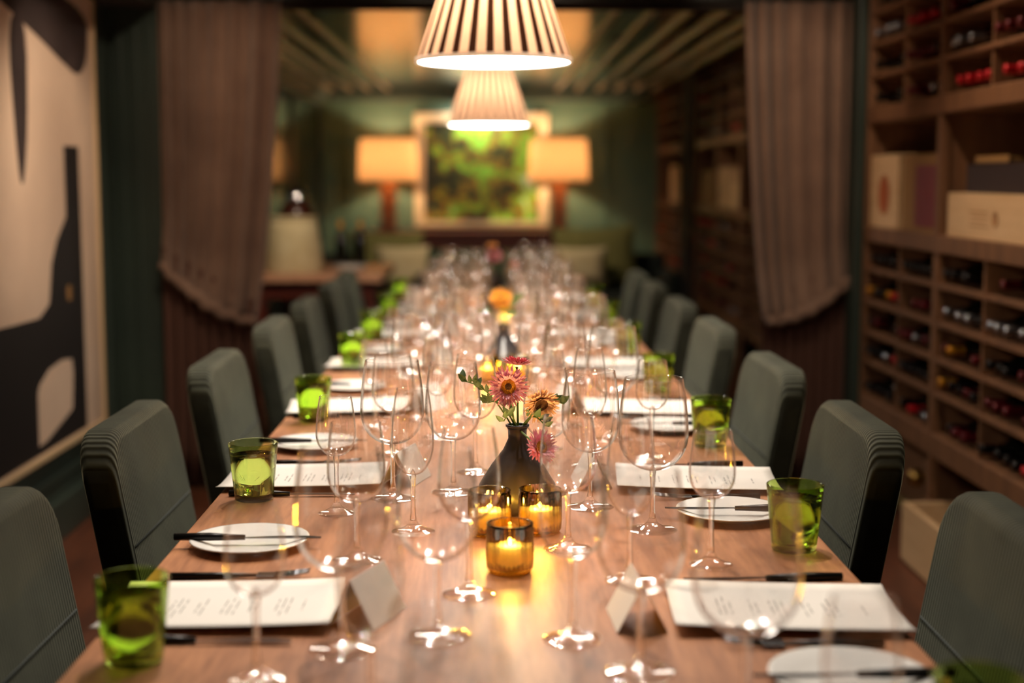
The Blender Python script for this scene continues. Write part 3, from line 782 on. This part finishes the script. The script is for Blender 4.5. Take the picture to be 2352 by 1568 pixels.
def sprig(base, tip, n, label, seed):
    r = random.Random(seed); root = empty('leafy_sprig', base); tag(root, label, 'foliage sprig')
    b, t = Vector(base), Vector(tip); d = t-b
    bend = lambda s: d*s + Vector((0, 0, .02*math.sin(PI*s)))
    MB().tube([bend(k/6) for k in range(7)], [.0016-.0001*k for k in range(7)], 5).build('stem', M['stem'], root)
    for k in range(n):
        s = .45 + .55*k/(n-1) if n > 1 else 1; p = bend(s); a = r.uniform(0, 2*PI); u = Vector((math.cos(a), math.sin(a)*.5, .65)).normalized()
        u = (u + d.normalized()*.5).normalized(); sd = u.cross(Vector((.2, 1, .1))).normalized(); L = r.uniform(.016, .024); nn = u.cross(sd)
        v = []
        for q_, w_ in ((0, .06), (.35, 1), (.7, .75), (1, .03)):
            for sg in (-1, 0, 1): v.append(p + u*L*q_ + sd*sg*w_*L*.26 + nn*(.12*L*abs(sg)*w_ - .15*L*q_*q_))
        f = []
        for i in range(3):
            for q_ in range(2): a0 = i*3+q_; f.append((a0, a0+1, a0+4, a0+3))
        MB().add(v, f, True).build('leaf', M['leaf'], root)
    return root
VASES = [(.044, 2.42, 'charcoal flask vase with pink and peach flowers, nearest of its kind'), (.035, 4.12, 'charcoal flask vase holding the orange flower, midway down the table'), (.02, 6.35, 'charcoal flask vase near the far end of the table')]
for x, y, lab in VASES:
    o = link('bud_vase', vase_me, None, (x, y, ZT+.0003)); link('lip', lip_me, o); tag(o, lab, 'vase', 'charcoal bud vases')
vx, vy, vz = .044, 2.42, ZT+.14
flower('strawflower', (vx-.004, vy, vz), (.0285, 2.40, .968), (-.05, -1, .10), .0365, M['pinkp'], M['yolk'], 'pink strawflower with a yellow eye facing forward, biggest in nearest vase')
flower('strawflower', (vx+.001, vy+.004, vz), (.044, 2.46, .998), (.1, .15, 1), .029, M['deepp'], M['yolk'], 'deep pink strawflower at the top of the nearest vase', tilts=(.1, .35, .6))
flower('strawflower', (vx+.005, vy, vz), (.083, 2.395, .940), (.25, -1, -.45), .0335, M['peachp'], M['brownc'], 'pale peach strawflower with a brown eye in the nearest vase', cr=.42)
flower('strawflower', (vx+.003, vy-.005, vz), (.078, 2.28, .885), (.5, -.8, .35), .030, M['pinkp'], M['yolk'], 'low pink strawflower leaning out toward the amber candle holders')
sprig((vx-.006, vy+.002, vz), (-.048, 2.42, .975), 9, 'leafy sprig leaning toward the painting side of nearest vase', 1)
sprig((vx-.002, vy+.006, vz), (-.008, 2.43, .935), 6, 'short leafy sprig under the big pink flower', 2)
sprig((vx+.008, vy+.002, vz), (.125, 2.42, .935), 8, 'leafy sprig leaning toward the wine rack side of nearest vase', 3)
sprig((vx, vy-.006, vz), (.02, 2.36, .915), 6, 'leafy sprig low in front of the nearest vase', 4)
sprig((vx+.004, vy-.004, vz), (.09, 2.37, .905), 6, 'leafy sprig below the peach flower', 5)
flower('strawflower', (.035, 4.12, vz), (.026, 4.08, .975), (0, -.7, .7), .037, M['orangep'], M['yolk'], 'orange strawflower in the vase midway down the table')
sprig((.035, 4.125, vz), (.085, 4.12, .975), 9, 'leafy sprig beside the orange flower', 6)
sprig((.034, 4.115, vz), (.06, 4.06, .93), 8, 'short leafy sprig below the orange flower', 7)
sprig((.036, 4.121, vz), (-.03, 4.12, .93), 7, 'leafy sprig leaning away from the orange flower', 16)
flower('strawflower', (.02, 6.35, vz), (.012, 6.33, .975), (0, -.8, .6), .040, M['pinkp'], M['pinkp'], 'pink strawflower in the far vase')
flower('strawflower', (.021, 6.352, vz), (.004, 6.36, 1.02), (0, -.3, 1), .026, M['orangep'], M['yolk'], 'small orange strawflower topping the far vase')
flower('strawflower', (.024, 6.35, vz), (.10, 6.34, .935), (.3, -.8, .5), .026, mat('salmon_petal', lin(226, 120, 96), .5), M['yolk'], 'salmon strawflower leaning low from the far vase')
sprig((.02, 6.355, vz), (.06, 6.36, .98), 8, 'leafy sprig in the far vase', 8)

def votive():
    root = empty('votive_holder'); H, R = .072, .0345; n = 56
    wob = lambda k: 1 + .022*(1 if k % 2 else -1)
    MB().lathe([(.0005, .0006), (R*.86, .0008), (R*.97, .006), (R, .02), (R, H-.012), (R*.97, H-.004), (R*.98, H), (R*.90, H), (R*.91, .02), (R*.86, .007), (.0005, .006)], n, wob=wob).build('ribbed_glass', M['amber'], root)
    MB().lathe([(.0005, .007), (.0275, .007), (.0290, .036), (.024, .039), (.0005, .036)], 20).build('candle', M['wax'], root)
    MB().sphere((0, 0, .044), .0035, 8, 8, (1, 1, 1.6)).build('flame', M['flame'], root)
    return root
VP = votive(); vfirst = [True]
VOT = [(.026, 2.03, 'amber ribbed candle holder standing alone, nearest and brightest'), (.078, 2.26, 'amber ribbed candle holder against the nearest vase, wine rack side'), (-.004, 2.25, 'amber ribbed candle holder against the nearest vase, painting side'),
       (-.012, 3.98, 'amber ribbed candle holder before the orange-flower vase, painting side'), (.075, 4.0, 'amber ribbed candle holder before the orange-flower vase, wine rack side'),
       (.055, 6.15, 'amber ribbed candle holder before the far vase')]
for x, y, lab in VOT:
    o = VP if vfirst[0] else copy_tree(VP); vfirst[0] = False
    o.location = (x, y, ZT+.0003); o.rotation_euler = (0, 0, rnd.uniform(0, 6)); tag(o, lab, 'candle holder', 'amber candle holders')
    ld = bpy.data.lights.new('candle_light', 'POINT'); ld.energy = .7; ld.color = (1, .62, .25); ld.shadow_soft_size = .006
    lo = bpy.data.objects.new('candle_light', ld); sc.collection.objects.link(lo); lo.parent = o; lo.location = (0, 0, .047)

# ------------------------------------------------------------------ pendant lamps
def pendant(x, y, zb, label, ztop):
    root = empty('pendant_lamp', (x, y, zb)); tag(root, label, 'pendant lamp', 'pleated pendant lamps over the table')
    R0, R1, H, n = .190, .102, .262, 28
    m = MB(); v = []; 
    cols = []
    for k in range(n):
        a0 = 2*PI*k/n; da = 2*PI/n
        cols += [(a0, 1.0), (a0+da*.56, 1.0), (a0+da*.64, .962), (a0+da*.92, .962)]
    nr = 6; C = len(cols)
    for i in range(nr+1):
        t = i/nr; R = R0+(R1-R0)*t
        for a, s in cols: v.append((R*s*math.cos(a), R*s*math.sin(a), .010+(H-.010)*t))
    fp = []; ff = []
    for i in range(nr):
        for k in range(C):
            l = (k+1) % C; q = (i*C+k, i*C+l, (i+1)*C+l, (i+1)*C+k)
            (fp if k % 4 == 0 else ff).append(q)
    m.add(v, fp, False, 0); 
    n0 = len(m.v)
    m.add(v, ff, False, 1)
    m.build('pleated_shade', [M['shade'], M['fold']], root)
    MB().lathe([(R0+.003, 0), (R0+.003, .011), (R0-.004, .011), (R0-.004, 0)], 64, closed=True).build('bottom_trim', M['trimwhite'], root)
    MB().lathe([(R1+.002, H-.004), (R1+.002, H+.008), (R1-.003, H+.008), (R1-.003, H-.004)], 48, closed=True).build('top_trim', M['trimwhite'], root)
    MB().lathe([(.0005, .002), (R0-.005, .002)], 48).build('lit_diffuser', M['glow'], root)
    m = MB(); m.lathe([(.0005, H-.03), (.02, H-.03), (.022, H+.0), (.014, H+.03), (.0005, H+.035)], 16)
    for k in range(3):
        a = 2*PI*k/3; m.tube([(0, 0, H-.002), (R1*math.cos(a), R1*math.sin(a), H)], .002, 6)
    m.build('lamp_holder', M['bronze'], root)
    MB().tube([(0, 0, H+.03), (0, 0, ztop-zb-.02)], .003, 8).build('cord', M['bronze'], root)
    MB().lathe([(.0005, 0), (.05, 0), (.05, .012), (.03, .022), (.0005, .022)], 24).build('ceiling_rose', M['bronze'], root, (0, 0, ztop-zb-.0225))
    ld = bpy.data.lights.new('bulb_light', 'POINT'); ld.energy = PENDANT_BULB; ld.color = (1, .80, .60); ld.shadow_soft_size = .03
    lo = bpy.data.objects.new('bulb_light', ld); sc.collection.objects.link(lo); lo.parent = root; lo.location = (0, 0, .13)
pendant(.006, 3.55, 1.602, 'pleated pendant lamp, larger in view, hanging nearest over the table', ZC)
pendant(-.013, 6.72, 1.567, 'pleated pendant lamp hanging lower behind the first, before the picture', ZF)

# added ceiling spots, unseen, that brighten table, chairs, curtains, painting and far end
def added_downlight(x, y, z, energy, aim=None, size=110, label='small added ceiling light in the near ceiling', rad=.04, col=(1, .78, .56)):
    r = empty('added_downlight', (x, y, z)); tag(r, label, 'added_downlight', 'added unseen ceiling lights')
    MB().lathe([(.045, -.004), (.055, -.004), (.055, 0), (.045, 0)], 24, closed=True).build('ring', M['bronze'], r)
    ld = bpy.data.lights.new('spot', 'SPOT'); ld.energy = energy; ld.color = col; ld.spot_size = math.radians(size); ld.spot_blend = .8; ld.shadow_soft_size = rad
    lo = bpy.data.objects.new('spot', ld); sc.collection.objects.link(lo); lo.parent = r; lo.location = (0, 0, -.01)
    if aim: lo.rotation_euler = (Vector(aim)-Vector((x, y, z))).to_track_quat('-Z', 'Y').to_euler()
for x, y in ((-1.0, 4.3), (1.05, 4.3), (-1.05, 2.6), (1.1, 2.6)):
    added_downlight(x, y, ZC, ADDED_DOWNLIGHT*(1 if y > 3 else .6), label=f"small added ceiling light above the {'far' if y > 3 else 'near'} chairs, {'painting' if x < 0 else 'wine rack'} side")
for k in range(5):  # unseen row inferred from glints on the glasses, count raised for sparkle
    for sx in (-.34, .36):
        y = 2.35 + k*.82 + (.15 if sx > 0 else 0)
        added_downlight(sx, y, ZC if y < YP-.1 else ZF, ADDED_TABLE_SPOT*(1.2, .95, 1, 1.3, 1.5)[k], (sx*.3, y-.75, .75), 66, f"small added ceiling light aimed at the table, {ORD[k]} of the row on {'painting' if sx < 0 else 'wine rack'} side", .022, (1, .90, .79))
added_downlight(-.95, 4.9, ZC, 22, (-1.25, 6.0, 1.35), 70, 'small added ceiling light aimed at the curtain beside the painting')
added_downlight(1.0, 4.9, ZC, 30, (1.25, 6.0, 1.35), 70, 'small added ceiling light aimed at the curtain beside the rack')
added_downlight(-.75, 4.7, ZC, 55, (-1.6, 5.2, 1.2), 60, 'small added ceiling light aimed at the painting')
added_downlight(-.95, 7.5, ZF, 90, (-1.15, 8.9, .9), 70, 'small added ceiling light over the serving table')
added_downlight(.75, 8.6, ZF, 14, (1.55, 9.3, 1.2), 80, 'small added ceiling light aimed at the rack beyond the curtain')
added_downlight(.0, 10.6, ZF, 60, (0, 11.8, .6), 110, 'small added ceiling light before the settees')

# ------------------------------------------------------------------ far end of the room
def table_lamp(x, y, z, label):
    root = empty('table_lamp', (x, y, z)); tag(root, label, 'table lamp', 'table lamps flanking the green picture')
    MB().bbox(-.09, .09, -.09, .09, 0, .025, .004).build('base', M['lampwood'], root)
    MB().bbox(-.068, .068, -.068, .068, .025, .47, .008).build('column', M['lampwood'], root)
    MB().tube([(0, 0, .47), (0, 0, .62)], .01, 8).build('stem', M['brass'], root)
    o = MB().lathe([(.262, .425), (.266, .43), (.258, .62), (.245, .80), (.242, .80)], 40).build('lamp_shade', M['linen_shade'], root)
    MB().lathe([(.265, .425), (.268, .445), (.262, .445), (.260, .425)], 40, closed=True).build('shade_trim', M['linen_shade'], root)
    ld = bpy.data.lights.new('lamp_light', 'POINT'); ld.energy = TABLE_LAMP; ld.color = (1, .76, .48); ld.shadow_soft_size = .04
    lo = bpy.data.objects.new('lamp_light', ld); sc.collection.objects.link(lo); lo.parent = root; lo.location = (0, 0, .62)
table_lamp(-.945, 13.12, .88, 'cream drum table lamp on the far console, painting side of the green picture')
table_lamp(.615, 13.12, .865, 'cream drum table lamp on the far console, wine rack side of the green picture')
cs = empty('console_table', (0, 13.1, 0)); tag(cs, 'long dark mahogany console table under the green picture', 'console table')
MB().bbox(-1.25, .95, -.2, .25, .81, .844, .004).build('tabletop', M['mahogany'], cs)
MB().bbox(-1.2, .9, -.17, .22, .68, .81, .004).build('apron', M['mahogany'], cs)
for x in (-1.16, .84):
    for y in (-.13, .16): MB().bbox(x, x+.05, y, y+.05, 0, .68, .005).build('leg', M['mahogany'], cs)
for o in bpy.data.objects:
    if o.name.startswith('table_lamp'): o.location.z = .8442; o.scale = (1.04, 1.04, 1.04)
# green picture
pc = empty('framed_picture', (0, YE-.02, 0)); tag(pc, 'framed picture of blurred green foliage between the two table lamps', 'picture')
m = bpy.data.materials.new('foliage_print'); m.use_nodes = True; nt = m.node_tree; p = nt.nodes['Principled BSDF']; p.inputs['Roughness'].default_value = .5
tc = N(nt, 'ShaderNodeTexCoord'); n1 = N(nt, 'ShaderNodeTexNoise', Scale=4.2, Detail=3.0, Roughness=.6, Distortion=.8); n2 = N(nt, 'ShaderNodeTexNoise', Scale=2.6, Detail=2.0)
r1 = N(nt, 'ShaderNodeValToRGB'); e = r1.color_ramp.elements
e[0].position = .34; e[0].color = lin(28, 32, 14); e[1].position = .70; e[1].color = lin(190, 214, 214)
for pos, c_ in ((.43, lin(62, 66, 20)), (.49, lin(150, 116, 30)), (.54, lin(96, 156, 38)), (.61, lin(150, 200, 60))): q = e.new(pos); q.color = c_
sx = N(nt, 'ShaderNodeSeparateXYZ'); mp = N(nt, 'ShaderNodeMath', operation='MULTIPLY_ADD'); mp.inputs[1].default_value = .16
L = nt.links.new
L(tc.outputs['Object'], n1.inputs['Vector']); L(tc.outputs['Object'], sx.inputs[0]); L(sx.outputs[0], mp.inputs[0]); L(n1.outputs[0], mp.inputs[2]); L(mp.outputs[0], r1.inputs[0]); L(r1.outputs[0], p.inputs['Base Color'])
PX0, PX1, PZ0, PZ1 = -.72, .53, .87, 1.93
MB().box(PX0+.09, PX1-.09, -.012, 0, PZ0+.05, PZ1-.09).build('print', m, pc)
for nm, b in (('frame_side', (PX0, PX0+.09, -.04, 0, PZ0, PZ1)), ('frame_side', (PX1-.09, PX1, -.04, 0, PZ0, PZ1)), ('frame_rail', (PX0+.09, PX1-.09, -.04, 0, PZ1-.09, PZ1)), ('frame_rail', (PX0+.09, PX1-.09, -.04, 0, PZ0, PZ0+.05))):
    MB().bbox(*b, .008).build(nm, M['frame'], pc)
pl = empty('added_picture_light', (-.1, YE-.02, 2.0)); tag(pl, 'added slim brass picture light above the green picture', 'picture light')  # added lamp, put in to brighten the picture
MB().tube([(-.25, -.16, .0), (.25, -.16, .0)], .016, 10).build('lamp_tube', M['brass'], pl); MB().tube([(0, 0, -.03), (0, -.08, .03), (0, -.16, .0)], .006, 8).build('arm', M['brass'], pl)
ld = bpy.data.lights.new('strip_light', 'AREA'); ld.shape = 'RECTANGLE'; ld.size = .45; ld.size_y = .02; ld.energy = 7; ld.color = (1, .96, .86)
lo = bpy.data.objects.new('strip_light', ld); sc.collection.objects.link(lo); lo.parent = pl; lo.location = (0, -.17, -.02); lo.rotation_euler = (math.radians(25), 0, 0)

# two settees with cushions
def settee(x0, x1, label):
    r = empty('settee', ((x0+x1)/2, 11.6, 0)); tag(r, label, 'settee'); h = (x1-x0)/2
    MB().bbox(-h, h, -.35, .35, .12, .42, .05).build('seat', M['sofa'], r)
    MB().bbox(-h, h, .22, .38, .42, .70, .05).build('backrest', M['sofa'], r)
    for s in (-1, 1): MB().bbox(s*h-.06, s*h+.06, -.35, .35, .12, .58, .04).build('armrest', M['sofa'], r)
    for x in (-h+.05, h-.05):
        for y in (-.3, .3): MB().tube([(x, y, 0), (x, y, .13)], [.015, .022], 8).build('leg', M['legwood'], r)
settee(-1.45, -.55, 'dark green settee below the lamp on the painting side')
settee(.45, 1.45, 'dark green settee below the lamp on the wine rack side')
def cushion(x, y, z, w_, h, m, label, rz=0, ry=0):
    n = 12; v = []; f = []
    for s in (1, -1):
        for a in range(n+1):
            for b in range(n+1):
                u, t = a/n*2-1, b/n*2-1
                th = .075*((1-u**4)*(1-t**4))**.6
                pin = 1 - .10*(1-abs(u)**2)*abs(t)**3 ; pin2 = 1 - .10*(1-abs(t)**2)*abs(u)**3
                v.append((u*w_/2*pin2, -s*th, t*h/2*pin))
    k = (n+1)**2
    for a in range(n):
        for b in range(n):
            q = a*(n+1)+b; f.append((q, q+n+1, q+n+2, q+1)); f.append((k+q, k+q+1, k+q+n+2, k+q+n+1))
    o = MB().add(v, f, True).build('cushion', m); o.location = (x, y, z); o.rotation_euler = (math.radians(-12), ry, rz)
    tag(o, label, 'cushion', 'scatter cushions on the settees')
cushion(-.86, 11.66, .67, .62, .46, M['olive'], 'olive cushion on the settee, painting side')
cushion(-.72, 11.42, .62, .44, .34, M['cream'], 'cream cushion before the olive one, painting side')
cushion(.85, 11.66, .69, .70, .50, M['olive'], 'wide olive cushion on the settee, wine rack side', 0, -.05)
cushion(.70, 11.42, .62, .46, .32, M['cream'], 'cream cushion before the olive one, wine rack side')

# serving table behind the curtain on the left
st = empty('serving_table', (-1.02, 9.15, 0)); tag(st, 'low wooden serving table against the wall behind the curtain', 'side table')
MB().bbox(-.45, .36, -.6, .6, .70, .745, .005).build('tabletop', wood('pale_serving_wood', lin(170, 120, 92), lin(206, 158, 124), .4, 2, 'Y'), st)
MB().bbox(-.40, .31, -.55, .55, .60, .70, .004).build('apron', M['mahogany'], st)
for x in (-.40, .26):
    for y in (-.54, .49): MB().bbox(x, x+.05, y, y+.05, 0, .60, .004).build('leg', M['mahogany'], st)
bk = empty('linen_basket', (-1.23, 8.86, .7452)); tag(bk, 'cream tapering linen-lined basket on the serving table', 'basket')
MB().lathe([(.0005, .0), (.185, 0), (.19, .01), (.155, .26), (.14, .33), (.132, .33), (.145, .26), (.0005, .25)], 28, wob=lambda k: 1+.01*math.sin(k*2)).build('basket_body', M['cream'], bk)
MB().lathe([(.138, .325), (.148, .325), (.148, .345), (.138, .345)], 28, closed=True).build('rolled_rim', M['cream'], bk)
jar = empty('lidded_jar', (-1.21, 8.89, .7452+.252)); tag(jar, 'dark brown jar with a silver dome lid standing in the basket', 'jar')
MB().lathe([(.0005, 0), (.09, 0), (.11, .03), (.112, .10), (.085, .165), (.05, .185), (.0005, .185)], 24).build('jar_body', mat('brown_glaze', lin(58, 28, 18), .25), jar)
MB().lathe([(.072, .180), (.074, .20), (.065, .235), (.040, .262), (.0005, .270)], 24).build('lid', M['silver'], jar)
for k in range(3): 
    o = tag(MB().lathe([(.0005, 0), (.07, 0), (.11, .012), (.11, .015), (.07, .006), (.0005, .005)], 28).build('white_plate', M['china'], None, (-.90, 9.1, .7452+.008*k)), ['bottom', 'middle', 'top'][k] + ' white plate of the small stack on the serving table', 'plate', 'stacked plates on the serving table')
    MB().lathe([(.05, -.0), (.055, .002), (.045, .002)], 20).build('foot_ring', M['china'], o)
for k, (x, y) in enumerate(((-1.0, 9.45), (-.88, 9.55))):
    o = tag(MB().lathe([(.0005, 0), (.036, 0), (.0375, .01), (.0375, .18), (.030, .205), (.016, .225), (.0145, .27), (.016, .30), (.0005, .302)], 16).build('wine_bottle', M['bottle'], None, (x, y, .7452)), ['dark bottle standing on the serving table behind the basket', 'dark bottle standing on the serving table near the settee'][k], 'wine bottle')
    MB().lathe([(.0150, .24), (.017, .302), (.0005, .304)], 10).build('capsule', CAPS['gold'], o)
